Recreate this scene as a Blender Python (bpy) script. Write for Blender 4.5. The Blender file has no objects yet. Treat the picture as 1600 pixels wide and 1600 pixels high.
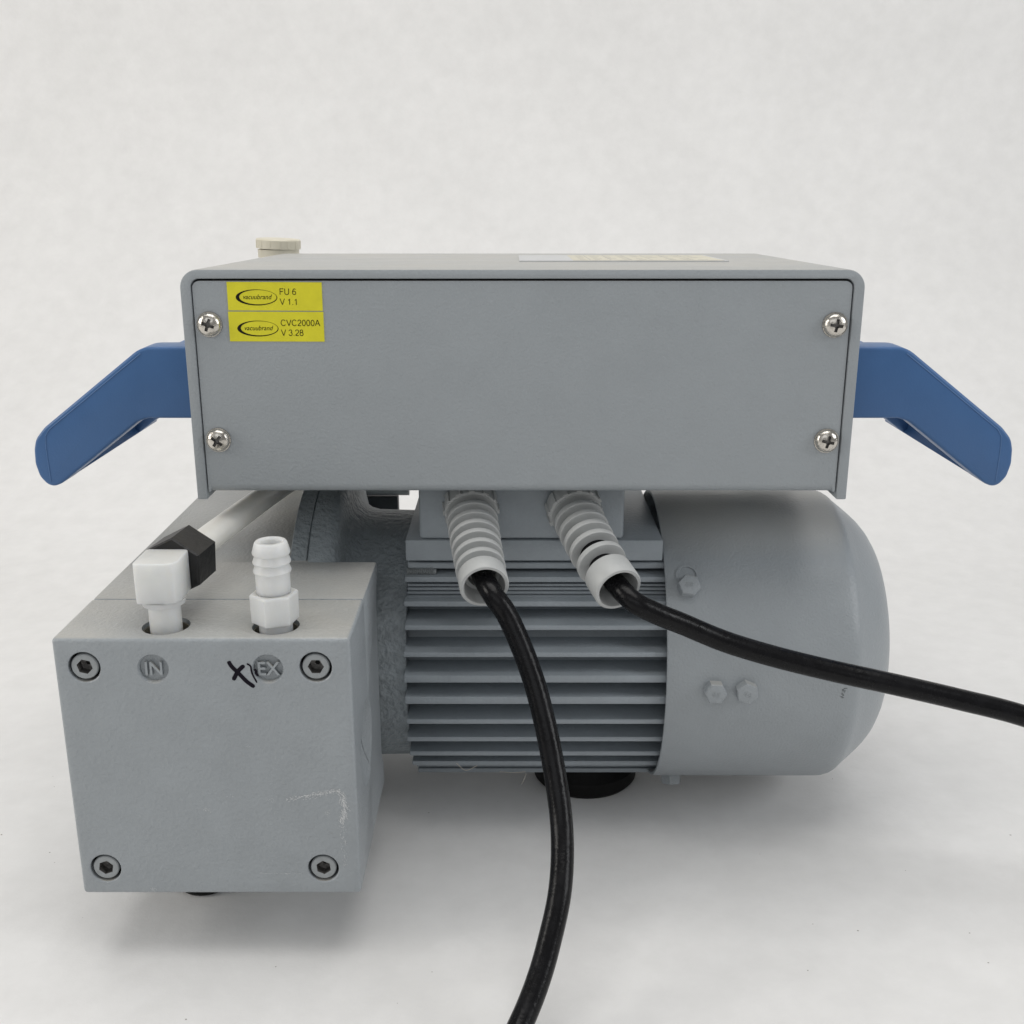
import bpy, bmesh, math, random
from mathutils import Vector, Matrix
random.seed(7)
R = math.radians
SC = bpy.context.scene
COL = SC.collection

# ------------------------------------------------------------------ camera, world, lights, exposure
cam = bpy.data.cameras.new('camera')
cam.sensor_width = 36.0; cam.sensor_fit = 'HORIZONTAL'
cam.lens = 36.0 * 1700 / 1600
cam.clip_start = 0.01; cam.clip_end = 50
co = bpy.data.objects.new('camera', cam); COL.objects.link(co)
co.location = (0, 0, 0.266); co.rotation_euler = (R(90 - 16.5), 0, 0)
SC.camera = co

W = bpy.data.worlds.new('World'); SC.world = W; W.use_nodes = True
bg = W.node_tree.nodes['Background']
bg.inputs[0].default_value = (1.0, 0.99, 0.975, 1); bg.inputs[1].default_value = 0.27


def area(name, loc, target, sx, sy, power, col):
    l = bpy.data.lights.new(name, 'AREA'); l.shape = 'RECTANGLE'; l.size = sx; l.size_y = sy
    l.energy = power; l.color = col
    o = bpy.data.objects.new(name, l); COL.objects.link(o); o.location = loc
    o.rotation_euler = (Vector(target) - Vector(loc)).to_track_quat('-Z', 'Y').to_euler()
    return o


area('overhead_softbox', (0.0, 0.36, 1.40), (0.02, 0.44, 0), 1.15, 0.95, 10.6, (1.0, 0.985, 0.96))
area('left_window_light', (-1.25, 0.05, 0.62), (0, 0.45, 0.1), 0.5, 0.7, 6.4, (1.0, 0.965, 0.91))
area('right_softbox', (1.25, -0.05, 0.70), (0.05, 0.42, 0.1), 0.45, 0.7, 5.4, (0.97, 0.985, 1.0))

area('front_fill_light', (-0.25, -1.25, 1.05), (0.0, 0.42, 0.08), 1.5, 0.8, 3.3, (0.95, 0.975, 1.0))  # added fill lamp behind the camera: brightens the fins, softens the shadows

SC.view_settings.view_transform = 'Standard'; SC.view_settings.look = 'None'
SC.view_settings.exposure = -0.05; SC.view_settings.gamma = 1.0
SC.view_settings.use_curve_mapping = False
SC.render.engine = 'CYCLES'


# ------------------------------------------------------------------ materials
def mat(name, col, rough=0.5, metal=0.0, bump=0.0, bscale=800, var=0.0, vscale=40, dust=None, dust_amt=0.0,
        sss=0.0, spec=0.5, rvar=0.0, detail=2.0, bdist=0.0006):
    m = bpy.data.materials.new(name); m.use_nodes = True
    nt = m.node_tree; N = nt.nodes; L = nt.links
    b = N['Principled BSDF']
    b.inputs['Roughness'].default_value = rough; b.inputs['Metallic'].default_value = metal
    b.inputs['Specular IOR Level'].default_value = spec
    b.inputs['Base Color'].default_value = (*col, 1)
    geo = N.new('ShaderNodeNewGeometry')
    colsock = None
    if var or rvar:
        n = N.new('ShaderNodeTexNoise'); n.inputs['Scale'].default_value = vscale
        n.inputs['Detail'].default_value = 5; n.inputs['Roughness'].default_value = 0.6
        L.new(geo.outputs['Position'], n.inputs['Vector'])
        mx = N.new('ShaderNodeMix'); mx.data_type = 'RGBA'
        mr = N.new('ShaderNodeMapRange'); mr.inputs[1].default_value = 0.3; mr.inputs[2].default_value = 0.7
        L.new(n.outputs['Fac'], mr.inputs[0]); L.new(mr.outputs[0], mx.inputs[0])
        mx.inputs[6].default_value = (*[c * (1 - var) for c in col], 1)
        mx.inputs[7].default_value = (*[min(1, c * (1 + var)) for c in col], 1)
        colsock = mx.outputs[2]
        if rvar:
            rr = N.new('ShaderNodeMapRange'); rr.inputs[1].default_value = 0.3; rr.inputs[2].default_value = 0.7
            rr.inputs[3].default_value = rough - rvar; rr.inputs[4].default_value = rough + rvar
            L.new(n.outputs['Fac'], rr.inputs[0]); L.new(rr.outputs[0], b.inputs['Roughness'])
    if dust:   # settled dust: lies on faces that look up
        sx = N.new('ShaderNodeSeparateXYZ'); L.new(geo.outputs['Normal'], sx.inputs[0])
        up = N.new('ShaderNodeMapRange'); up.inputs[1].default_value = 0.75; up.inputs[2].default_value = 0.98
        L.new(sx.outputs['Z'], up.inputs[0])
        dn = N.new('ShaderNodeTexNoise'); dn.inputs['Scale'].default_value = 28; dn.inputs['Detail'].default_value = 6
        L.new(geo.outputs['Position'], dn.inputs['Vector'])
        dr = N.new('ShaderNodeMapRange'); dr.inputs[1].default_value = 0.25; dr.inputs[2].default_value = 0.75
        dr.inputs[3].default_value = dust_amt * 0.5; dr.inputs[4].default_value = dust_amt
        L.new(dn.outputs['Fac'], dr.inputs[0])
        mu = N.new('ShaderNodeMath'); mu.operation = 'MULTIPLY'
        L.new(up.outputs[0], mu.inputs[0]); L.new(dr.outputs[0], mu.inputs[1])
        mx2 = N.new('ShaderNodeMix'); mx2.data_type = 'RGBA'
        L.new(mu.outputs[0], mx2.inputs[0])
        if colsock: L.new(colsock, mx2.inputs[6])
        else: mx2.inputs[6].default_value = (*col, 1)
        mx2.inputs[7].default_value = (*dust, 1)
        colsock = mx2.outputs[2]
    if colsock: L.new(colsock, b.inputs['Base Color'])
    if bump:
        n2 = N.new('ShaderNodeTexNoise'); n2.inputs['Scale'].default_value = bscale; n2.inputs['Detail'].default_value = detail
        L.new(geo.outputs['Position'], n2.inputs['Vector'])
        bp = N.new('ShaderNodeBump'); bp.inputs['Strength'].default_value = bump; bp.inputs['Distance'].default_value = bdist
        L.new(n2.outputs['Fac'], bp.inputs['Height']); L.new(bp.outputs[0], b.inputs['Normal'])
    if name == 'translucent_white_plastic':
        b.inputs['Transmission Weight'].default_value = 0.18; b.inputs['IOR'].default_value = 1.4
    if sss:
        b.inputs['Subsurface Weight'].default_value = sss
        b.inputs['Subsurface Radius'].default_value = (1, 0.95, 0.85)
        b.inputs['Subsurface Scale'].default_value = 0.006
    return m


DUST = (0.46, 0.44, 0.395)
GREY = (0.318, 0.345, 0.366)
M = dict(
    grey=mat('grey_powder_coat', GREY, 0.37, bump=0.4, bscale=1000, var=0.025, vscale=55, dust=DUST, dust_amt=0.75, rvar=0.05),
    greyrough=mat('grey_cast_paint', GREY, 0.37, bump=0.65, bscale=780, var=0.05, vscale=60, dust=DUST, dust_amt=0.75, rvar=0.05),
    cast=mat('rough_cast_grey', (0.235, 0.265, 0.285), 0.5, bdist=0.0013, bump=1.0, bscale=420, var=0.10, vscale=90, dust=DUST, dust_amt=0.12),
    fin=mat('fin_grey_paint', (0.30, 0.335, 0.365), 0.42, bump=0.45, bscale=760, var=0.05, vscale=80),
    blue=mat('blue_plastic', (0.047, 0.130, 0.305), 0.40, bump=0.10, bscale=1200, var=0.06, vscale=40, rvar=0.06),
    blueline=mat('worn_blue_seam', (0.10, 0.20, 0.40), 0.35),
    gland=mat('pale_grey_polyamide', (0.475, 0.487, 0.485), 0.45, bump=0.06, bscale=700, var=0.05, vscale=160),
    darkplastic=mat('dark_grey_plastic', (0.06, 0.065, 0.07), 0.45, var=0.1, vscale=90),
    cable=mat('black_rubber_cable', (0.005, 0.005, 0.006), 0.27, bump=0.22, bscale=500, var=0.3, vscale=150, rvar=0.06, spec=0.2),
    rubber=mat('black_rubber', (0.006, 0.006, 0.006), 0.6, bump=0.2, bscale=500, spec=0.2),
    nut=mat('black_nut_plastic', (0.008, 0.008, 0.009), 0.45, bump=0.5, bscale=420, var=0.3, vscale=200, dust=(0.22, 0.2, 0.17), dust_amt=0.5),
    white=mat('translucent_white_plastic', (0.82, 0.835, 0.83), 0.35, bump=0.12, bscale=450, var=0.03, vscale=150, sss=0.9, dust=(0.55, 0.5, 0.4), dust_amt=0.35),
    tube=mat('milky_tube', (0.84, 0.83, 0.79), 0.3, var=0.05, vscale=80, sss=0.4, dust=(0.6, 0.55, 0.46), dust_amt=0.35),
    cream=mat('cream_plastic', (0.66, 0.62, 0.50), 0.4, var=0.05, vscale=150),
    steel=mat('nickel_steel', (0.60, 0.57, 0.52), 0.24, metal=1.0, bump=0.25, bscale=900, var=0.12, vscale=300, rvar=0.08),
    shadesteel=mat('shaded_recess_steel', (0.17, 0.165, 0.16), 0.45, metal=0.6, bump=0.6, bscale=900, var=0.4, vscale=500),  # darkened steel: shade of the screw recesses put into its colour
    brass=mat('worn_bore_metal', (0.27, 0.25, 0.21), 0.4, metal=0.6, bump=0.4, bscale=900, var=0.3, vscale=300),
    screw=mat('grey_phosphate_screw', (0.31, 0.33, 0.34), 0.42, metal=0.2, bump=0.2, bscale=900, var=0.08, vscale=300),
    yellow=mat('yellow_paper', (0.70, 0.65, 0.02), 0.45, var=0.05, vscale=220),
    ink=mat('black_ink', (0.008, 0.007, 0.004), 0.6, spec=0.2),
    marker=mat('purple_black_marker', (0.004, 0.002, 0.008), 0.5, spec=0.15),
    scratch=mat('bare_scratch', (0.63, 0.645, 0.655), 0.5, var=0.1, vscale=300),
    smudge=mat('dark_scuff', (0.09, 0.10, 0.10), 0.5, var=0.3, vscale=900),
    plate=mat('silver_plate', (0.52, 0.53, 0.54), 0.35, var=0.08, vscale=150),
    plateprint=mat('cream_plate_print', (0.60, 0.57, 0.46), 0.45, var=0.06, vscale=150),
    plateink=mat('grey_plate_ink', (0.45, 0.44, 0.40), 0.5),
    speck=mat('grey_dust', (0.30, 0.29, 0.27), 0.8),
    fibre=mat('pale_fibre', (0.55, 0.52, 0.47), 0.6),
)

# paper for the sweep: soft mottling and a fine tooth
pm = bpy.data.materials.new('white_paper_board'); pm.use_nodes = True
nt = pm.node_tree; N = nt.nodes; L = nt.links; b = N['Principled BSDF']
b.inputs['Roughness'].default_value = 0.75; b.inputs['Specular IOR Level'].default_value = 0.25
g = N.new('ShaderNodeNewGeometry')
n1 = N.new('ShaderNodeTexNoise'); n1.inputs['Scale'].default_value = 60; n1.inputs['Detail'].default_value = 7; n1.inputs['Roughness'].default_value = 0.62
n2 = N.new('ShaderNodeTexNoise'); n2.inputs['Scale'].default_value = 8; n2.inputs['Detail'].default_value = 4
L.new(g.outputs['Position'], n1.inputs['Vector']); L.new(g.outputs['Position'], n2.inputs['Vector'])
ad = N.new('ShaderNodeMath'); ad.operation = 'MULTIPLY_ADD'; ad.inputs[1].default_value = 0.65
m2 = N.new('ShaderNodeMath'); m2.operation = 'MULTIPLY'; m2.inputs[1].default_value = 0.35
L.new(n2.outputs['Fac'], m2.inputs[0]); L.new(n1.outputs['Fac'], ad.inputs[0]); L.new(m2.outputs[0], ad.inputs[2])
cr = N.new('ShaderNodeValToRGB'); L.new(ad.outputs[0], cr.inputs[0])
cr.color_ramp.elements[0].position = 0.32; cr.color_ramp.elements[0].color = (0.725, 0.722, 0.716, 1)
cr.color_ramp.elements[1].position = 0.66; cr.color_ramp.elements[1].color = (0.795, 0.792, 0.787, 1)
L.new(cr.outputs[0], b.inputs['Base Color'])
bp = N.new('ShaderNodeBump'); bp.inputs['Strength'].default_value = 0.28; bp.inputs['Distance'].default_value = 0.002
L.new(ad.outputs[0], bp.inputs['Height']); L.new(bp.outputs[0], b.inputs['Normal'])
M['paper'] = pm

# ------------------------------------------------------------------ helpers
WP = {}


def link(name, me, parent=None, loc=None, kind=None):
    """link mesh (world coordinates) as an object whose origin is its own centre"""
    if loc is None:
        xs = [v.co for v in me.vertices]
        lo = Vector([min(v[i] for v in xs) for i in range(3)]); hi = Vector([max(v[i] for v in xs) for i in range(3)])
        loc = (lo + hi) / 2
        me.transform(Matrix.Translation(-loc))
    o = bpy.data.objects.new(name, me); COL.objects.link(o)
    WP[o] = Vector(loc)
    if parent: o.parent = parent; o.location = WP[o] - WP[parent]
    else: o.location = WP[o]
    if kind: o['kind'] = kind
    return o


def mesh(name, bm, mats, smooth=35):
    bmesh.ops.recalc_face_normals(bm, faces=bm.faces)
    me = bpy.data.meshes.new(name); bm.to_mesh(me); bm.free()
    for m in (mats if isinstance(mats, (list, tuple)) else [mats]): me.materials.append(M[m])
    if smooth:
        for p in me.polygons: p.use_smooth = True
        me.set_sharp_from_angle(angle=R(smooth))
    return me


def part(name, bm, mats, parent, smooth=35, kind=None):
    return link(name, mesh(name, bm, mats, smooth), parent, kind=kind)


def copy(o, wloc, parent, rot=None):
    c = o.copy(); COL.objects.link(c); c.parent = parent; WP[c] = Vector(wloc)
    c.location = WP[c] - WP[parent]
    if rot: c.rotation_euler = rot
    return c


def box(x0, x1, y0, y1, z0, z1, bev=0.0, seg=2, bm=None):
    bm2 = bmesh.new()
    bmesh.ops.create_cube(bm2, size=1, matrix=Matrix.Translation(((x0 + x1) / 2, (y0 + y1) / 2, (z0 + z1) / 2)) @ Matrix.Diagonal((x1 - x0, y1 - y0, z1 - z0, 1)))
    if bev: bmesh.ops.bevel(bm2, geom=bm2.edges[:], offset=bev, segments=seg, profile=0.5, affect='EDGES')
    return merge(bm, bm2)


def merge(bm, other):
    if bm is None: return other
    t = bpy.data.meshes.new('t'); other.to_mesh(t); other.free(); bm.from_mesh(t); bpy.data.meshes.remove(t)
    return bm


def prism(pts, axis, a, b_, bev=0.0, seg=2):
    """polygon pts extruded along axis 'x' (pts y,z), 'y' (pts x,z) or 'z' (pts x,y)"""
    bm = bmesh.new()
    def P(p, t): return {'x': (t, p[0], p[1]), 'y': (p[0], t, p[1]), 'z': (p[0], p[1], t)}[axis]
    A = [bm.verts.new(P(p, a)) for p in pts]; B = [bm.verts.new(P(p, b_)) for p in pts]
    bm.faces.new(A); bm.faces.new(B[::-1])
    n = len(pts)
    for i in range(n): bm.faces.new((A[i], B[i], B[(i + 1) % n], A[(i + 1) % n]))
    bmesh.ops.recalc_face_normals(bm, faces=bm.faces)
    if bev:
        bm.normal_update()
        es = [e for e in bm.edges if len(e.link_faces) == 2 and e.calc_face_angle() > R(40)]
        bmesh.ops.bevel(bm, geom=es, offset=bev, segments=seg, profile=0.5, affect='EDGES')
    return bm


def rounded(pts, radii, n=6):
    """polygon with rounded corners (2-D)"""
    out = []
    k = len(pts)
    for i, p in enumerate(pts):
        r = radii[i] if isinstance(radii, (list, tuple)) else radii
        p = Vector(p)
        if r <= 0: out.append(tuple(p)); continue
        a = (Vector(pts[i - 1]) - p); c = (Vector(pts[(i + 1) % k]) - p)
        an = a.normalized(); cn = c.normalized()
        half = an.angle(cn) / 2
        d = min(r / math.tan(half), 0.49 * min(a.length, c.length))
        rr = d * math.tan(half)
        cen = p + (an + cn).normalized() * (rr / math.sin(half))
        s = p + an * d - cen; e = p + cn * d - cen
        a0 = math.atan2(s.y, s.x); a1 = math.atan2(e.y, e.x); da = (a1 - a0 + math.pi) % (2 * math.pi) - math.pi
        for j in range(n + 1):
            t = a0 + da * j / n
            out.append((cen.x + rr * math.cos(t), cen.y + rr * math.sin(t)))
    return out


def frame(d):
    d = Vector(d).normalized(); u = Vector((0, 0, 1)) if abs(d.z) < 0.9 else Vector((0, 1, 0))
    x = d.cross(u).normalized(); y = d.cross(x).normalized()
    return d, x, y


def lathe(o, d, prof, n=48, bm=None, phase=0.0, fn=None, bend=None):
    """prof = [(s, r)] along direction d from o; fn(s) may give a curved centre line"""
    bm = bm or bmesh.new(); o = Vector(o or (0, 0, 0)); rings = []
    for s, r in prof:
        if fn: c, dd = fn(s)
        else: c, dd = o + Vector(d).normalized() * s, d
        _, x, y = frame(dd)
        if r <= 1e-7: rings.append([bm.verts.new(c)])
        else: rings.append([bm.verts.new(c + x * r * math.cos(phase + 2 * math.pi * i / n) + y * r * math.sin(phase + 2 * math.pi * i / n)) for i in range(n)])
    for A, B in zip(rings, rings[1:]):
        for i in range(n):
            j = (i + 1) % n
            if len(A) == 1 and len(B) == 1: continue
            if len(A) == 1: bm.faces.new((A[0], B[i], B[j]))
            elif len(B) == 1: bm.faces.new((A[i], B[0], A[j]))
            else: bm.faces.new((A[i], B[i], B[j], A[j]))
    return bm


def catmull(P, per=10):
    P = [Vector(p) for p in P]; Q = [2 * P[0] - P[1]] + P + [2 * P[-1] - P[-2]]; out = []
    for i in range(1, len(Q) - 2):
        a, b_, c, d = Q[i - 1:i + 3]
        for k in range(per):
            t = k / per
            out.append(0.5 * ((2 * b_) + (c - a) * t + (2 * a - 5 * b_ + 4 * c - d) * t * t + (3 * b_ - a - 3 * c + d) * t ** 3))
    out.append(P[-1]); return out


def tube(path, r, n=24, bm=None):
    bm = bm or bmesh.new(); rings = []
    up = Vector((0, 0, 1)); x = None
    for i, p in enumerate(path):
        t = (path[min(i + 1, len(path) - 1)] - path[max(i - 1, 0)]).normalized()
        if x is None: x = t.orthogonal().normalized()
        x = (x - t * x.dot(t)).normalized(); y = t.cross(x)
        rings.append([bm.verts.new(p + x * r * math.cos(2 * math.pi * k / n) + y * r * math.sin(2 * math.pi * k / n)) for k in range(n)])
    for A, B in zip(rings, rings[1:]):
        for k in range(n): bm.faces.new((A[k], B[k], B[(k + 1) % n], A[(k + 1) % n]))
    bm.faces.new(rings[0][::-1]); bm.faces.new(rings[-1])
    return bm


def cut(bm, cutters, mats):
    """boolean-subtract a list of bmeshes"""
    a = link('a', mesh('a', bm, mats, 0), loc=(0, 0, 0)); tmp = [a]
    for c in cutters:
        k = link('k', mesh('k', c, mats, 0), loc=(0, 0, 0)); tmp.append(k)
        md = a.modifiers.new('b', 'BOOLEAN'); md.operation = 'DIFFERENCE'; md.object = k; md.solver = 'EXACT'
    dg = bpy.context.evaluated_depsgraph_get()
    me = bpy.data.meshes.new_from_object(a.evaluated_get(dg))
    out = bmesh.new(); out.from_mesh(me)
    for t in tmp: WP.pop(t, None); bpy.data.objects.remove(t)
    return out


def text_bm(body, size, x, y, z, extrude=0.0, align='LEFT', sx=1.0, shear=0.0, offset=0.0):
    """text on a plane that faces -Y (lower-left baseline at x, z)"""
    c = bpy.data.curves.new('txt', 'FONT'); c.body = body; c.size = size; c.align_x = align
    c.extrude = extrude; c.shear = shear; c.resolution_u = 3; c.offset = offset
    o = bpy.data.objects.new('txt', c); COL.objects.link(o)
    me = bpy.data.meshes.new_from_object(o.evaluated_get(bpy.context.evaluated_depsgraph_get()))
    bpy.data.objects.remove(o)
    me.transform(Matrix.Translation((x, y, z)) @ Matrix.Rotation(R(90), 4, 'X') @ Matrix.Diagonal((sx, 1, 1, 1)))
    bm = bmesh.new(); bm.from_mesh(me); return bm


def ribbon(pts, w, y, bm, per=6, taper=True):
    """pen stroke as a thin ribbon on the plane Y = y; pts are (x, z)"""
    P = catmull([(p[0], 0, p[1]) for p in pts], per); n = len(P); L0 = []; L1 = []
    for i, p in enumerate(P):
        t = (P[min(i + 1, n - 1)] - P[max(i - 1, 0)]).normalized(); q = Vector((-t.z, 0, t.x))
        ww = w * (0.55 if taper and i in (0, n - 1) else 1.0)
        a = p + q * ww / 2; c = p - q * ww / 2
        L0.append(bm.verts.new((a.x, y, a.z))); L1.append(bm.verts.new((c.x, y, c.z)))
    for i in range(n - 1): bm.faces.new((L0[i], L0[i + 1], L1[i + 1], L1[i]))
    return bm


def setmat(bm, idx, start=0):
    bm.faces.ensure_lookup_table()
    for f in bm.faces[start:]: f.material_index = idx


# ------------------------------------------------------------------ setting: table board sweeping up into the backdrop
prof = [(-0.9, 0.0), (0.72, 0.0)]
for k in range(1, 25):
    a = R(90) * k / 24; prof.append((0.72 + 0.42 * math.sin(a), 0.42 - 0.42 * math.cos(a)))
prof.append((1.14, 2.2))
bm = bmesh.new(); rows = []
for (y, z) in prof: rows.append([bm.verts.new((x, y, z)) for x in (-1.9, 1.9)])
for A, B in zip(rows, rows[1:]): bm.faces.new((A[0], A[1], B[1], B[0]))
me = mesh('paper_backdrop', bm, 'paper', 60)
o = link('paper_backdrop', me, kind='structure')
o['label'] = 'white mottled paper board curving up from table to wall'

# ------------------------------------------------------------------ the pump
pump = bpy.data.objects.new('vacuum_pump', None); COL.objects.link(pump)
pump.location = (0.004, 0.46, 0); WP[pump] = Vector(pump.location); pump.empty_display_size = 0.05
pump['label'] = 'grey electric vacuum pump with controller box on top and two blue side handles'
pump['category'] = 'vacuum pump'

# ---- controller box
BX0, BX1, BY0, BY1, BZ = -0.1174, 0.1248, 0.391, 0.546, 0.2391
T = 0.0037
outer = rounded([(BX0, 0.155), (BX0, BZ), (BX1, BZ), (BX1, 0.155)], [0, 0.0066, 0.0066, 0], 10)
inner = rounded([(BX0 + T, 0.155), (BX0 + T, BZ - T + 0.0005), (BX1 - T, BZ - T + 0.0005), (BX1 - T, 0.155)], [0, 0.003, 0.003, 0], 6)
shell = prism(outer + inner[::-1], 'y', BY0, BY1, 0.0005, 2)


def slope(bm):     # the lid falls slightly towards the back
    for v in bm.verts:
        if v.co.z > 0.2: v.co.z -= (v.co.y - BY0) / (BY1 - BY0) * 0.0030
    return bm


slope(shell)
box_o = part('controller_housing', shell, 'grey', pump, 30)
PX0, PX1, PZ1 = BX0 + T + 0.0005, BX1 - T - 0.0006, BZ - T - 0.0003
pz = rounded([(PX0, 0.1576), (PX0, PZ1), (PX1, PZ1), (PX1, 0.1576)], [0.001, 0.0025, 0.0025, 0.001], 5)
bm = prism(pz, 'y', 0.3917, 0.5172)
bm.normal_update()
es = [e for e in bm.edges if all(abs(v.co.y - 0.3917) < 1e-6 and v.co.z < 0.1577 for v in e.verts)]
bmesh.ops.bevel(bm, geom=es, offset=0.0034, segments=6, profile=0.5, affect='EDGES')
panel = part('front_panel', bm, 'grey', box_o, 30)
YP = 0.3917


def pan_screw():
    bm = lathe((0, 0, 0), (0, -1, 0), [(-0.0002, 0.0042), (0.0006, 0.00425), (0.0014, 0.0040), (0.0021, 0.0033), (0.0026, 0.0021), (0.0028, 0.001), (0.00285, 0)], 40)
    bmesh.ops.recalc_face_normals(bm, faces=bm.faces)
    bm.faces.ensure_lookup_table()
    bl = box(-0.0023, 0.0023, -0.004, -0.0013, -0.00055, 0.00055); bl2 = box(-0.00055, 0.00055, -0.004, -0.0013, -0.0023, 0.0023)
    core = lathe((0, -0.004, 0), (0, 1, 0), [(0, 0), (0, 0.0012), (0.0022, 0.0009), (0.0029, 0)], 12)
    out = cut(bm, [bl, bl2, core], 'steel')
    for f in out.faces:
        c = f.calc_center_median(); r_ = math.hypot(c.x, c.z)
        if r_ < 0.0024 and c.y > -0.0027 + 0.00012 * (r_ * 1000) ** 2 + 0.00012: f.material_index = 1  # cross recess darkened by colour to deepen its shade
    # washer teeth peeking out behind the head
    w = lathe((0, 0.0001, 0), (0, -1, 0), [(0, 0.0), (0, 0.0046), (0.0004, 0.0045), (0.0005, 0.0)], 28)
    return mesh('screw', merge(out, w), ['steel', 'shadesteel'], 40)


sm = pan_screw()
for i, (x, z, r) in enumerate(((-0.108, 0.2199, 20), (0.1153, 0.2197, 8), (-0.108, 0.1777, 35), (0.1157, 0.1774, 12))):
    s = link('screw', sm, box_o, loc=(x, YP - 0.0003, z)); s.rotation_euler = (0, R(r), 0)


def arc(cx, cz, rx, rz, a0, a1, n=8): return [(cx + rx * math.cos(R(a0 + (a1 - a0) * i / n)), cz + rz * math.sin(R(a0 + (a1 - a0) * i / n))) for i in range(n + 1)]


SANS = {
    'F': (0.60, [[(.06, 0), (.06, 1)], [(.06, .96), (.56, .96)], [(.06, .52), (.48, .52)]]),
    'U': (0.72, [[(.06, 1), (.06, .34)] + arc(.34, .32, .28, .30, 190, 350) + [(.62, .34), (.62, 1)]]),
    'V': (0.66, [[(.0, 1), (.32, 0)], [(.32, 0), (.64, 1)]]),
    'A': (0.68, [[(.0, 0), (.33, 1)], [(.33, 1), (.66, 0)], [(.12, .34), (.54, .34)]]),
    'C': (0.74, [arc(.37, .5, .33, .48, 38, 322, 14)]),
    '0': (0.56, [arc(.26, .49, .22, .47, 0, 360, 16)]),
    '1': (0.56, [[(.30, 0), (.30, .97)], [(.30, .95), (.24, .80), (.10, .74)]]),
    '2': (0.56, [arc(.26, .70, .22, .27, 170, -35, 8) + [(.12, .20), (.04, .04)], [(.03, .04), (.49, .04)]]),
    '3': (0.56, [arc(.25, .73, .20, .24, 165, -80, 8), arc(.25, .27, .23, .27, 85, -170, 9)]),
    '6': (0.56, [arc(.27, .31, .22, .29, 0, 360, 14), [(.05, .34), (.08, .66), (.20, .90), (.36, .96), (.47, .84)]]),
    '8': (0.56, [arc(.26, .74, .19, .23, 0, 360, 12), arc(.26, .27, .23, .27, 0, 360, 14)]),
    '.': (0.28, [[(.10, .0), (.10, .11)]]), ' ': (0.28, []),
}


def sans(body, x, z, h, y, bm, w=0.11):
    k = 0
    for c in body:
        adv, strokes = SANS[c]
        for st in strokes:
            P = [(x + p[0] * h * 1.16, z + p[1] * h) for p in st]
            ribbon(P, w * h, y - 0.000002 * (k % 4), bm, 2, False); k += 1
        x += adv * h * 1.30
    return bm


def sticker(x0, x1, z0, z1, l1, l2, tilt):
    y = YP - 0.0002
    bm = box(x0, x1, y, YP + 0.0001, z0, z1); n = len(bm.faces)
    yy = y - 0.00006; zt = z0 + 0.0051
    cx, cz, rx, rz = x0 + 0.0103, zt - 0.0005, 0.00735, 0.0028
    o1, i1 = [], []
    for k in range(64):
        a = 2 * math.pi * k / 64
        o1.append(bm.verts.new((cx + rx * math.cos(a), yy, cz + rz * math.sin(a))))
        i1.append(bm.verts.new((cx + 0.00050 + (rx - 0.00074) * math.cos(a), yy, cz + 0.0001 + (rz - 0.00028) * math.sin(a))))
    for k in range(64): bm.faces.new((o1[k], o1[(k + 1) % 64], i1[(k + 1) % 64], i1[k]))
    wm = text_bm('vacuubrand', 0.0023, 0, 0, 0, shear=0.30)
    wx = [v.co.x for v in wm.verts]
    bmesh.ops.transform(wm, matrix=Matrix.Translation((cx - 0.0050, yy, cz - 0.0006)) @ Matrix.Diagonal((0.0102 / (max(wx) - min(wx)), 1, 1.05, 1)), verts=wm.verts)
    merge(bm, wm)
    sans(l1, x0 + 0.0186, zt + 0.0005, 0.00215, yy, bm)
    sans(l2, x0 + 0.0186, zt - 0.0030, 0.00215, yy, bm)
    bm.faces.ensure_lookup_table()
    setmat(bm, 1, n)
    me = bpy.data.meshes.new('label_sticker'); bm.to_mesh(me); bm.free()
    me.materials.append(M['yellow']); me.materials.append(M['ink'])
    o = link('label_sticker', me, box_o); o.rotation_euler = (0, R(tilt), 0)
    return o


s1 = sticker(-0.1009, -0.0673, 0.22475, 0.2347, 'FU 6', 'V 1.1', 0.3)
s1['label'] = 'yellow sticker reading FU 6 V 1.1'
s2 = sticker(-0.1011, -0.0672, 0.2138, 0.22435, 'CVC2000A', 'V 3.28', 0.2)
s2['label'] = 'yellow sticker reading CVC2000A V 3.28'

# rating plate lying on the box top
bm = box(0.003, 0.088, 0.452, 0.510, BZ - 0.0001, BZ + 0.0005); n0 = len(bm.faces)
box(0.025, 0.0865, 0.4535, 0.5085, BZ + 0.00051, BZ + 0.00056, bm=bm); bm.faces.ensure_lookup_table(); setmat(bm, 1, n0); n1_ = len(bm.faces)
for k in range(6):
    x = 0.032 + 0.0085 * k; box(x, x + 0.0004, 0.458, 0.505, BZ + 0.00057, BZ + 0.0006, bm=bm)
for k in range(9):
    for j in range(5):
        if random.random() < 0.7:
            x = 0.028 + 0.0061 * k; y = 0.459 + 0.0098 * j
            box(x, x + 0.004 * random.uniform(0.5, 1), y, y + 0.0022, BZ + 0.00057, BZ + 0.0006, bm=bm)
bm.faces.ensure_lookup_table(); setmat(bm, 2, n1_)
pl = part('rating_plate', slope(bm), ['plate', 'plateprint', 'plateink'], box_o, 0)

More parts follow.
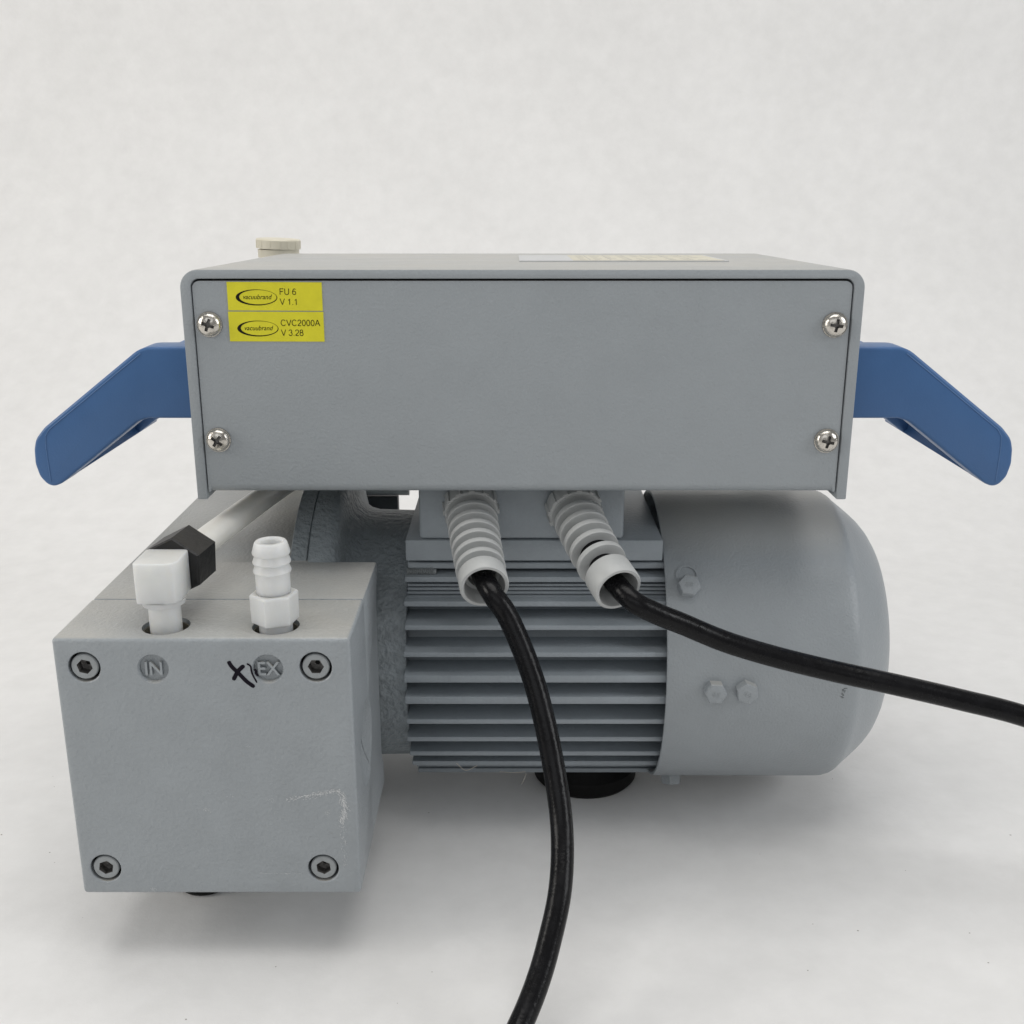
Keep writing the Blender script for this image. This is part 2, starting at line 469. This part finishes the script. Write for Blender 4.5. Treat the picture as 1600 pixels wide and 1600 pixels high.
# ---- blue handles
def handle(sgn):
    cx = 0.0044
    def X(x): return cx + sgn * (x - cx) if sgn > 0 else 2 * cx - x
    k = lambda pts: [(p[0], p[1]) if sgn > 0 else (2 * cx - p[0], p[1]) for p in pts]
    arm = rounded([(BX0 + 0.0002, 0.2094), (-0.1398, 0.2092), (-0.1800, 0.1782), (-0.1838, 0.1738), (-0.1849, 0.1696), (-0.1852, 0.1640), (-0.1840, 0.1588), (-0.1814, 0.1556), (-0.1788, 0.1548), (-0.1758, 0.1560), (-0.1436, 0.1806), (-0.1398, 0.1819), (BX0 + 0.0002, 0.1819)],
                  [0, 0.012, 0.012, 0.008, 0.008, 0.008, 0.006, 0.005, 0.005, 0.006, 0.006, 0.006, 0], 5)
    grip = [(-0.1660, 0.1889), (-0.1798, 0.1783), (-0.1836, 0.1738), (-0.1847, 0.1696), (-0.1850, 0.1640), (-0.1838, 0.1590), (-0.1813, 0.1559), (-0.1788, 0.1551), (-0.1756, 0.1562), (-0.1775, 0.1580), (-0.1795, 0.1695), (-0.1770, 0.1757), (-0.1650, 0.1856)]
    h = part('carrying_handle', prism(k(grip), 'y', 0.4242, 0.530, 0.0005, 2), 'blue', pump, 50)
    part('handle_arm', prism(k(arm), 'y', 0.4100, 0.4245, 0.0012, 4), 'blue', h, 40)
    rear = [(BX0 + 0.0002, 0.1985), (-0.1535, 0.1985), (-0.1798, 0.1782), (-0.1840, 0.1690), (-0.1832, 0.1590), (-0.1785, 0.1552), (-0.1758, 0.1562), (-0.1420, 0.1818), (BX0 + 0.0002, 0.1818)]
    part('handle_arm', prism(k(rear), 'y', 0.5030, 0.5172, 0.0010, 3), 'blue', h, 40)
    seam = [(-0.1400, 0.2068), (-0.1500, 0.1992), (-0.1640, 0.1884), (-0.1778, 0.1778), (-0.1797, 0.1750), (-0.1800, 0.1700), (-0.1797, 0.1570)]
    part('mould_seam', tube([Vector((p[0], 0.40995, p[1])) for p in k(seam)], 0.00016, 6), 'blueline', h, 60)
    return h


hl = handle(1); hl['label'] = 'blue plastic handle on the side above the pump head'
hr = handle(-1); hr['label'] = 'blue plastic handle on the side above the fan cover'

# ---- motor
MY, MZ = 0.46, 0.0736
core = lathe((-0.046, MY, MZ), (1, 0, 0), [(0, 0), (0, 0.046), (0.116, 0.046), (0.116, 0)], 64)
motor = part('motor_housing', core, 'fin', pump)
FR = 0.0607
for i, zb in enumerate((0.1135, 0.1053, 0.0969, 0.0866, 0.0761, 0.0665, 0.0566, 0.0466, 0.0366, 0.0268, 0.0170)):
    th = 0.0033 if i in (4, 5) else (0.0022 if i > 1 else 0.0024)
    zr = zb - MZ + (0 if zb > MZ else 0.0005)
    w = math.sqrt(max(FR ** 2 - zr ** 2, 0.00005))
    x0 = -0.0432 + random.uniform(-0.0003, 0.0003)
    part('cooling_fin', box(x0, 0.0665, MY - w, MY + w, zb, zb + th, 0.0005, 2), 'fin', motor, 40)
# stepped ridges cast between the two upper fins
for k in range(4):
    z = 0.1074 + 0.0013 * k; y = 0.4125 + 0.0011 * k
    part('cast_ridge', box(-0.0425, 0.066, y, MY, z, z + 0.0010, 0.0002, 1), 'fin', motor, 40)
part('cast_ridge', box(-0.0425, 0.066, 0.4185, MY, 0.1178, 0.1206, 0.0004, 1), 'fin', motor, 40)
# pad under the terminal box
part('cooling_fin', box(-0.0425, 0.0665, MY - 0.021, MY + 0.021, 0.0128, 0.0150, 0.0005, 2), 'fin', motor, 40)
part('mounting_pad', box(-0.0429, 0.0608, 0.4158, 0.504, 0.1222, 0.131, 0.0006, 2), 'fin', motor, 40)
# threaded tie rod showing in the slot under the pad
bm = bmesh.new(); prf = [(0, 0), (0, 0.0014)]
for k in range(14): prf += [(0.0003 + 0.0008 * k, 0.0019), (0.0007 + 0.0008 * k, 0.0013)]
prf += [(0.012, 0.0013), (0.012, 0)]
part('threaded_rod', lathe((-0.0428, 0.4185, 0.1166), (1, 0, 0), prf, 16, bm), 'screw', motor, 20)

# terminal box carrying the controller
part('terminal_box', box(-0.0372, 0.0449, 0.4165, 0.502, 0.1311, 0.1574, 0.0016, 3), 'fin', pump, 40)

# fan cover (shell open towards the fins)
fc = lathe((0, MY, MZ), (1, 0, 0), [(0.082, 0.0), (0.082, 0.0618), (0.0622, 0.0624), (0.0616, 0.0630), (0.0617, 0.0640), (0.0626, 0.0643), (0.075, 0.0643), (0.132, 0.0643), (0.1352, 0.0642), (0.1375, 0.0636), (0.1392, 0.0626), (0.1406, 0.0612), (0.1440, 0.0585), (0.1475, 0.0556), (0.1510, 0.0525), (0.1540, 0.0491), (0.1563, 0.0454), (0.1578, 0.0412), (0.1585, 0.036), (0.1588, 0)], 128)
fan = part('fan_cover', fc, 'grey', pump, 50)


def hex_bolt():
    bm = lathe((0, 0, 0), (0, -1, 0), [(-0.0008, 0), (-0.0008, 0.0046), (0.0034, 0.0046), (0.0039, 0.0042), (0.0040, 0.0038), (0.0040, 0)], 6)
    t = text_bm('8.8', 0.0026, 0, -0.00402, -0.0009, 0.00014, 'CENTER')
    return mesh('hex_bolt', merge(bm, t), 'grey', 30)


hb = hex_bolt()
for ang, x, rot in ((38, 0.0706, 12), (1, 0.0807, 3), (1, 0.0932, 22), (-68, 0.0715, 15)):
    a = R(ang); r = 0.0645
    o = link('hex_bolt', hb, fan, loc=(x, MY - r * math.cos(a), MZ + r * math.sin(a)))
    o.rotation_euler = (Matrix.Rotation(-a, 4, 'X') @ Matrix.Rotation(R(rot), 4, 'Y')).to_euler()
# dark slot behind the upper bolt, small scuff near the shoulder
a = R(38 + 4.5)
bm = lathe((0.0704, MY - 0.0641 * math.cos(a), MZ + 0.0641 * math.sin(a)), (0, -math.cos(a), math.sin(a)), [(0, 0.0042), (0.0006, 0.0046), (0.0006, 0.0038), (0, 0.0036)], 24)
part('slot_rim', bm, 'grey', fan, 30)
bm = bmesh.new()
for k in range(9):
    aa = R(1.5 - 0.45 * k); rr = 0.06435; x = 0.1318 + random.uniform(-0.0006, 0.0006); w = random.uniform(0.0004, 0.0016)
    v = [bm.verts.new((x + dx, MY - rr * math.cos(aa + da), MZ + rr * math.sin(aa + da))) for dx, da in ((0, 0), (w, 0.001), (w, 0.004), (0, 0.005))]
    bm.faces.new(v)
part('scuff_mark', bm, 'smudge', fan, 0, kind='stuff')

# flange and cast neck between pump head and motor
fl = lathe((0, MY, MZ), (1, 0, 0), [(-0.0885, 0), (-0.0885, 0.0712), (-0.0880, 0.0722), (-0.0818, 0.0722), (-0.0815, 0.0716), (-0.0812, 0.0716), (-0.0809, 0.0730), (-0.0745, 0.0730), (-0.0722, 0.0722), (-0.0706, 0.0704), (-0.0696, 0.067),
                                    (-0.0688, 0.0625), (-0.0672, 0.0588), (-0.0640, 0.0563), (-0.060, 0.0552), (-0.0430, 0.0548), (-0.0425, 0)], 96)
part('motor_flange', fl, 'cast', pump, 40)
# ribs along the neck
# ---- pump head
HX0, HX1 = -0.1513, -0.0532
HZ0, HZ1 = 0.0276, 0.125
SC_POS = ((-0.1414, 0.1147), (-0.0649, 0.1147), (-0.1424, 0.0380), (-0.0661, 0.0380))
plate = box(HX0, HX1, 0.330, 0.3664, HZ0, HZ1, 0.0015, 4)
cuts = []
for x, z in SC_POS: cuts.append(lathe((x, 0.320, z), (0, 1, 0), [(0, 0), (0, 0.0062), (0.0096, 0.0062), (0.0103, 0.0054), (0.0145, 0.0054), (0.0145, 0)], 40))
for x, z in ((-0.1186, 0.1141), (-0.0807, 0.1141)): cuts.append(lathe((x, 0.320, z), (0, 1, 0), [(0, 0), (0, 0.0054), (0.0098, 0.0054), (0.0109, 0.0048), (0.0117, 0.0047), (0.0117, 0)], 40))
for x in (-0.1166, -0.0796): cuts.append(lathe((x, 0.3410, 0.135), (0, 0, -1), [(0, 0), (0, 0.0079), (0.0168, 0.0079), (0.0168, 0)], 48))
def flank():
    f = bmesh.new()
    bmesh.ops.create_uvsphere(f, u_segments=160, v_segments=160, radius=0.0318, matrix=Matrix.Translation((-0.0259, 0.3590, 0.0720)))
    return f


cuts.append(flank())
plate = cut(plate, cuts, 'greyrough')
head = part('pump_head', plate, 'greyrough', pump, 24)
# body behind the joint line: side profile with set-back flank and foot lug
sp = [(0.3669, HZ0 + 0.0003), (0.3669, HZ1 - 0.0002), (0.4075, HZ1 - 0.0002), (0.4070, 0.120), (0.4020, 0.111), (0.4005, 0.100), (0.4005, 0.046), (0.4020, 0.0415), (0.4055, 0.0380), (0.4055, HZ0 + 0.0003)]
part('head_body', cut(prism(sp, 'x', HX0 + 0.0004, HX1 - 0.0003, 0.0008, 2), [flank()], 'greyrough'), 'greyrough', head, 24)
part('head_body', box(HX0 + 0.0004, -0.0802, 0.4005, 0.600, HZ0 + 0.0005, HZ1 - 0.0003, 0.0008, 2), 'greyrough', head, 35)
# bores under the fittings
for x in (-0.1166, -0.0796):
    part('port_bore', lathe((x, 0.3410, 0.1183), (0, 0, 1), [(0, 0), (0, 0.00785), (0.0052, 0.00785), (0.0052, 0.0073), (0.0004, 0.0070), (0.0004, 0)], 40), 'brass', head, 40)


def socket_screw():
    bm = lathe((0, 0.004, 0), (0, -1, 0), [(0, 0), (0, 0.0045), (0.0037, 0.0045), (0.0040, 0.0042), (0.0040, 0)], 40)
    bm = cut(bm, [lathe((0, -0.002, 0), (0, 1, 0), [(0, 0), (0, 0.0027), (0.0052, 0.0027), (0.0058, 0)], 6)], 'screw')
    n = len(bm.faces)
    bm.faces.ensure_lookup_table()
    for f in bm.faces:
        c = f.calc_center_median()
        if math.hypot(c.x, c.z) < 0.00275 and c.y > 0.0002: f.material_index = 1
    return mesh('socket_screw', bm, ['screw', 'shadesteel'], 30)


sk = socket_screw()
for (x, z), r in zip(SC_POS, (14, 0, 40, 25)):
    o = link('socket_screw', sk, head, loc=(x, 0.3306, z)); o.rotation_euler = (0, R(r), 0)
    part('recess_shade_disc', lathe((x, 0.3344, z), (0, -1, 0), [(0, 0), (0, 0.00535), (0.0002, 0.00535), (0.0002, 0)], 24), 'rubber', head, 0)  # black disc paints the shade in the gap around the head
# raised lettering in the round pads
for x, t in ((-0.1186, 'IN'), (-0.0807, 'EX')):
    part('raised_lettering', text_bm(t, 0.0068, x, 0.3311, 0.1141 - 0.0024, 0.0007, 'CENTER', sx=0.92, offset=0.00006), 'greyrough', head, 0)
# marker pen cross and dash
bm = bmesh.new()
ribbon([(-0.0935, .1170), (-0.0926, .1151), (-0.0905, .1127), (-0.0880, .1097), (-0.0855, .1076)], 0.0014, 0.32994, bm)
ribbon([(-0.0884, .1155), (-0.0906, .1133), (-0.0924, .1101)], 0.0014, 0.32992, bm)
ribbon([(-0.0875, .1161), (-0.0863, .1151), (-0.0860, .1127), (-0.0846, .1092)], 0.0006, 0.32993, bm)
ribbon([(-0.0852, .1142), (-0.0846, .1133), (-0.0847, .1127), (-0.0840, .1116)], 0.0009, 0.32995, bm)
part('marker_scribble', bm, 'marker', head, 0)
# scratches through the paint
bm = bmesh.new()


def scratch(x, z, ang, ln, w):
    d = Vector((math.cos(ang), 0, math.sin(ang))); q = Vector((-d.z, 0, d.x)); p = Vector((x, 0.32993 - random.uniform(0, 0.00004), z))
    bm.faces.new([bm.verts.new(p + a) for a in (-d * ln / 2, q * w / 2, d * ln / 2, -q * w / 2)])


for k in range(170):
    t = random.random(); x = -0.0775 + 0.0190 * t ** 0.7; z = 0.0657 + 0.0033 * (x + 0.076) / 0.0182 + random.gauss(0, 0.0005)
    scratch(x, z, random.gauss(0.25, 0.5), random.uniform(0.0004, 0.0014), random.uniform(0.0001, 0.00026))
for k in range(150):
    t = random.random(); z = 0.0685 - 0.0125 * t; x = -0.0588 + 0.0012 * math.sin(t * 3) + random.gauss(0, 0.0007)
    scratch(x, z, random.gauss(2.1, 0.35), random.uniform(0.0006, 0.0022), random.uniform(0.0001, 0.00026))
for k in range(60):
    z = random.uniform(0.0375, 0.056); x = -0.0585 + random.gauss(0, 0.0006)
    scratch(x, z, random.gauss(1.3, 0.6), random.uniform(0.0003, 0.0012), random.uniform(0.00008, 0.0002))
for k in range(22): scratch(random.uniform(-0.089, -0.0735), 0.0360 + random.gauss(0, 0.00015), random.gauss(0, 0.1), random.uniform(0.0006, 0.0020), 0.00008)
for cx_, cz_, n_ in ((-0.1052, 0.0614, 14), (-0.0965, 0.0668, 5), (-0.0887, 0.0853, 5), (-0.1264, 0.0292, 12), (-0.0635, 0.0603, 14), (-0.0827, 0.0652, 8)):
    for k in range(n_): scratch(cx_ + random.gauss(0, 0.0008), cz_ + random.gauss(0, 0.0005), random.gauss(0.6, 0.7), random.uniform(0.0003, 0.0011), 0.00010)
part('scratch_marks', bm, 'scratch', head, 0, kind='stuff')

# ---- white elbow fitting, black compression nut, tube
ex, ey = -0.1166, 0.3410
bm = prism(rounded([(ex - 0.0072, ey - 0.0074), (ex + 0.0072, ey - 0.0074), (ex + 0.0072, ey + 0.0085), (ex - 0.0072, ey + 0.0085)], [0.0018, 0.0036, 0.0012, 0.0012], 2), 'z', 0.1353, 0.1495, 0.0006, 3)
lathe((ex, ey, 0.1186), (0, 0, 1), [(0, 0), (0, 0.0053), (0.0146, 0.0053), (0.0148, 0.0070), (0.0166, 0.0074), (0.0175, 0)], 40, bm)
elbow = part('elbow_fitting', bm, 'white', pump, 35)
td = Vector((0.0115, 0.101, 0.0)).normalized()
p0 = Vector((ex + 0.001, ey + 0.0086, 0.1425))
bm = lathe(p0, td, [(0, 0), (0, 0.0102), (0.0006, 0.0108), (0.0152, 0.0108), (0.0158, 0.0102), (0.0158, 0.0)], 6, phase=R(33))
bmesh.ops.recalc_face_normals(bm, faces=bm.faces)
part('compression_nut', bm, 'nut', elbow, 20)
pth = catmull([p0 + td * 0.008, p0 + td * 0.04, p0 + td * 0.10 + Vector((0.001, 0, -0.001)), p0 + td * 0.17 + Vector((0.003, 0, -0.004)), p0 + td * 0.21 + Vector((0.003, 0, -0.010)), p0 + td * 0.222 + Vector((0.003, 0, -0.0165))], 8)
part('connecting_tube', tube(pth, 0.0050, 28), 'tube', pump, 60)

# ---- hose barb
hx, hy = -0.0796, 0.3410
bm = lathe((hx, hy, 0.1186), (0, 0, 1), [(0, 0), (0, 0.0056), (0.0082, 0.0056), (0.0084, 0.0)], 36)
barb = part('hose_barb', bm, 'white', pump, 35)
part('hex_base', lathe((hx, hy, 0.1268), (0, 0, 1), [(0, 0), (0, 0.0074), (0.0004, 0.0079), (0.0098, 0.0081), (0.0104, 0.0076), (0.0106, 0)], 6, phase=R(18)), 'white', barb, 25)
pr = [(0, 0), (0, 0.0057), (0.0072, 0.0057)]
for k in range(3): pr += [(0.00722 + 0.0032 * k, 0.0062), (0.0077 + 0.0032 * k, 0.0063), (0.0103 + 0.0032 * k, 0.0053)]
pr = pr[:-1] + [(0.0172, 0.0054), (0.0178, 0.0050), (0.0179, 0.0042), (0.0172, 0.0036), (0.0060, 0.0033), (0.0060, 0)]
part('barbed_stem', lathe((hx, hy, 0.1373), (0, 0, 1), pr, 48), 'white', barb, 30)

# ---- cable glands with slotted bend sleeves
def gland(base, mid, mouth, name_label, open_slots=False):
    B0, B1, B2 = Vector(base), Vector(mid), Vector(mouth)
    Ln = 0.048
    def fn(s):
        t = s / Ln
        c = (1 - t) ** 2 * B0 + 2 * t * (1 - t) * B1 + t * t * B2
        d = 2 * (1 - t) * (B1 - B0) + 2 * t * (B2 - B1)
        return c, d
    pr = [(-0.001, 0), (-0.001, 0.0100)]
    s = 0.0050
    pr += [(s, 0.0098)]
    rad = lambda s_: 0.0102 - 0.0012 * s_ / Ln
    pitches = [0.0056] * 4 + [0.0070] if open_slots else [0.0056] * 6
    black = []
    for q, pitch in enumerate(pitches):
        ga = pitch - 0.0024
        r0 = rad(s); ri = r0 - 0.0034
        if open_slots and q == 4: black.append(len(pr))
        pr += [(s + 0.0001, ri), (s + ga, ri), (s + ga + 0.00005, r0 - 0.0002), (s + ga + 0.0003, r0), (s + ga + 0.0021, r0), (s + ga + 0.0023, r0 - 0.0002)]
        s += pitch
    ga = 0.0046 if open_slots else 0.0026
    if open_slots: black.append(len(pr))
    pr += [(s + 0.0001, 0.0054), (s + ga, 0.0054), (s + ga + 0.0001, 0.0089), (s + ga + 0.0004, 0.0091), (Ln - 0.0005, 0.0091), (Ln, 0.0087), (Ln, 0.0077), (Ln - 0.0006, 0.0073), (Ln - 0.010, 0.0066), (Ln - 0.0101, 0)]
    bm = lathe(None, None, pr, 56, fn=fn)
    bm.faces.ensure_lookup_table()
    for i0 in black:      # the black cable shows through the last two open slots
        for f in bm.faces[i0 * 56:(i0 + 1) * 56]: f.material_index = 1
    gl = part('cable_gland', bm, ['gland', 'cable'], pump, 40)
    gl['label'] = name_label
    # toothed clamping nut at the root
    c, d = fn(0.0); _, x, y = frame(d)
    bm = lathe(c, d, [(-0.002, 0), (-0.002, 0.0104), (0.0042, 0.0106), (0.0048, 0.0101), (0.0048, 0)], 40)
    for k in range(12):
        a = 2 * math.pi * k / 12; q = c + (x * math.cos(a) + y * math.sin(a)) * 0.0106 + d.normalized() * 0.0016
        rot = Matrix((x * math.cos(a) + y * math.sin(a), -x * math.sin(a) + y * math.cos(a), d.normalized())).transposed().to_4x4()
        b2 = bmesh.new(); bmesh.ops.create_cube(b2, size=1, matrix=Matrix.Translation(q) @ rot @ Matrix.Diagonal((0.0012, 0.0022, 0.0056, 1)))
        merge(bm, b2)
    part('clamping_nut', bm, 'gland', gl, 30)
    return fn


g1 = gland((-0.0165, 0.4165, 0.1455), (-0.0140, 0.395, 0.1350), (-0.0100, 0.3710, 0.1278), 'pale grey ribbed gland whose cable drops to the table')
g2 = gland((0.0242, 0.4165, 0.1455), (0.0295, 0.395, 0.1350), (0.0387, 0.3710, 0.1267), 'pale grey ribbed gland whose cable crosses the fan cover', True)

# ---- cream port cap rising behind the controller, rear bracket
bm = lathe((-0.1195, 0.572, 0.1245), (0, 0, 1), [(0, 0), (0, 0.012), (0.004, 0.012), (0.005, 0.0085), (0.108, 0.0085), (0.1085, 0.0104), (0.1124, 0.0104), (0.1126, 0)], 40)
port = part('inlet_port', bm, 'cream', pump, 35)
capm = Matrix.Rotation(R(2.5), 4, 'Y')
bm = lathe((0, 0, 0), (0, 0, 1), [(0, 0), (0, 0.0112), (0.0042, 0.0113), (0.0048, 0.0108), (0.0050, 0.0090), (0.0052, 0)], 40)
for k in range(14):
    a = 2 * math.pi * k / 14
    b2 = bmesh.new(); bmesh.ops.create_cube(b2, size=1, matrix=Matrix.Rotation(a, 4, 'Z') @ Matrix.Translation((0.0112, 0, 0.0022)) @ Matrix.Diagonal((0.0003, 0.0014, 0.0036, 1))); merge(bm, b2)
bmesh.ops.transform(bm, matrix=Matrix.Translation((-0.1195, 0.572, 0.2372)) @ capm, verts=bm.verts)
part('port_cap', bm, 'cream', port, 35)
part('rear_bracket', box(-0.0835, -0.0575, 0.528, 0.534, 0.104, 0.1172, 0.0008, 2), 'darkplastic', pump, 35)
part('rear_tube', tube([Vector((-0.090, 0.5315, 0.1205)), Vector((-0.052, 0.5315, 0.1205))], 0.0030, 20), 'gland', pump, 50)

# ---- rubber feet
fm = mesh('rubber_foot', lathe((0, 0, 0), (0, 0, 1), [(0, 0), (0, 0.0105), (0.0015, 0.0118), (0.024, 0.0105), (0.0280, 0.0100), (0.0280, 0)], 40), 'rubber')
for x, y in ((-0.1225, 0.3775), (-0.1235, 0.575)): link('rubber_foot', fm, pump, loc=(x, y, 0))
part('rubber_foot', lathe((0.0345, 0.4605, 0), (0, 0, 1), [(0, 0), (0, 0.0225), (0.0018, 0.0240), (0.0075, 0.0240), (0.0130, 0.0180), (0.0300, 0.0140), (0.0300, 0)], 56), 'rubber', pump)
# stray fibres caught under the fins
bm = bmesh.new()
for pts in ([(-0.0055, 0.4330, 0.0168), (0.0005, 0.4315, 0.0172), (0.006, 0.4330, 0.0168)], [(0.0062, 0.4310, 0.0168), (0.0050, 0.4300, 0.0138), (0.0042, 0.4305, 0.0120)], [(-0.024, 0.4190, 0.0290), (-0.020, 0.4185, 0.0258), (-0.015, 0.4190, 0.0278)]):
    tube(catmull(pts, 5), 0.00016, 6, bm)
part('stray_fibre', bm, 'fibre', pump, 40, kind='stuff')

# ------------------------------------------------------------------ cables
def cable(fn, pts, label):
    inside = [fn(s)[0] for s in (0.030, 0.040)]
    P = catmull(inside + [Vector(p) for p in pts], 10)
    bm = tube(P, 0.0040, 28)
    o = link('power_cable', mesh('power_cable', bm, 'cable', 60))
    o['label'] = label; o['category'] = 'cable'
    return o


cable(g1, [(-0.0070, 0.3688, 0.1258), (-0.0012, 0.3655, 0.1178), (0.0060, 0.3583, 0.1024), (0.0109, 0.3498, 0.0878), (0.0151, 0.3401, 0.0692), (0.0173, 0.3291, 0.0532), (0.0162, 0.3149, 0.0402), (0.0120, 0.3030, 0.0275), (0.0079, 0.2938, 0.0193),
           (0.0028, 0.2847, 0.0124), (-0.0030, 0.2757, 0.0074), (-0.0120, 0.2650, 0.0044), (-0.030, 0.255, 0.0041), (-0.05, 0.215, 0.0041), (-0.05, 0.12, 0.0041), (0.02, 0.02, 0.0041)],
      'black cable drooping across the cooling fins down onto the white table')
cable(g2, [(0.0432, 0.3688, 0.1236), (0.0515, 0.3680, 0.1190), (0.0625, 0.3695, 0.1138), (0.0785, 0.3705, 0.1065), (0.0970, 0.3703, 0.1006), (0.1182, 0.3688, 0.0956), (0.1412, 0.3655, 0.0915), (0.1647, 0.3639, 0.0863), (0.1873, 0.3604, 0.0814),
           (0.215, 0.356, 0.072), (0.250, 0.350, 0.052), (0.285, 0.345, 0.026), (0.315, 0.342, 0.0075), (0.345, 0.340, 0.0041), (0.42, 0.335, 0.0041), (0.55, 0.33, 0.0041)],
      'black cable running sideways in front of the rounded fan cover')

# ------------------------------------------------------------------ dust flecks on the board
bm = bmesh.new()
for k in range(46):
    x = random.uniform(-0.22, 0.26); y = random.uniform(0.26, 0.46); r = random.uniform(0.00012, 0.00042); a0 = random.random() * 6
    top = bm.verts.new((x, y, r * 0.5))
    ring = [bm.verts.new((x + r * random.uniform(0.5, 1.6) * math.cos(a0 + j * 1.2566), y + r * random.uniform(0.5, 1.3) * math.sin(a0 + j * 1.2566), 0.00005)) for j in range(5)]
    for j in range(5): bm.faces.new((top, ring[j], ring[(j + 1) % 5]))
o = link('dust_specks', mesh('dust_specks', bm, 'speck', 0), kind='stuff')
o['label'] = 'tiny grey dust specks scattered over the white board'
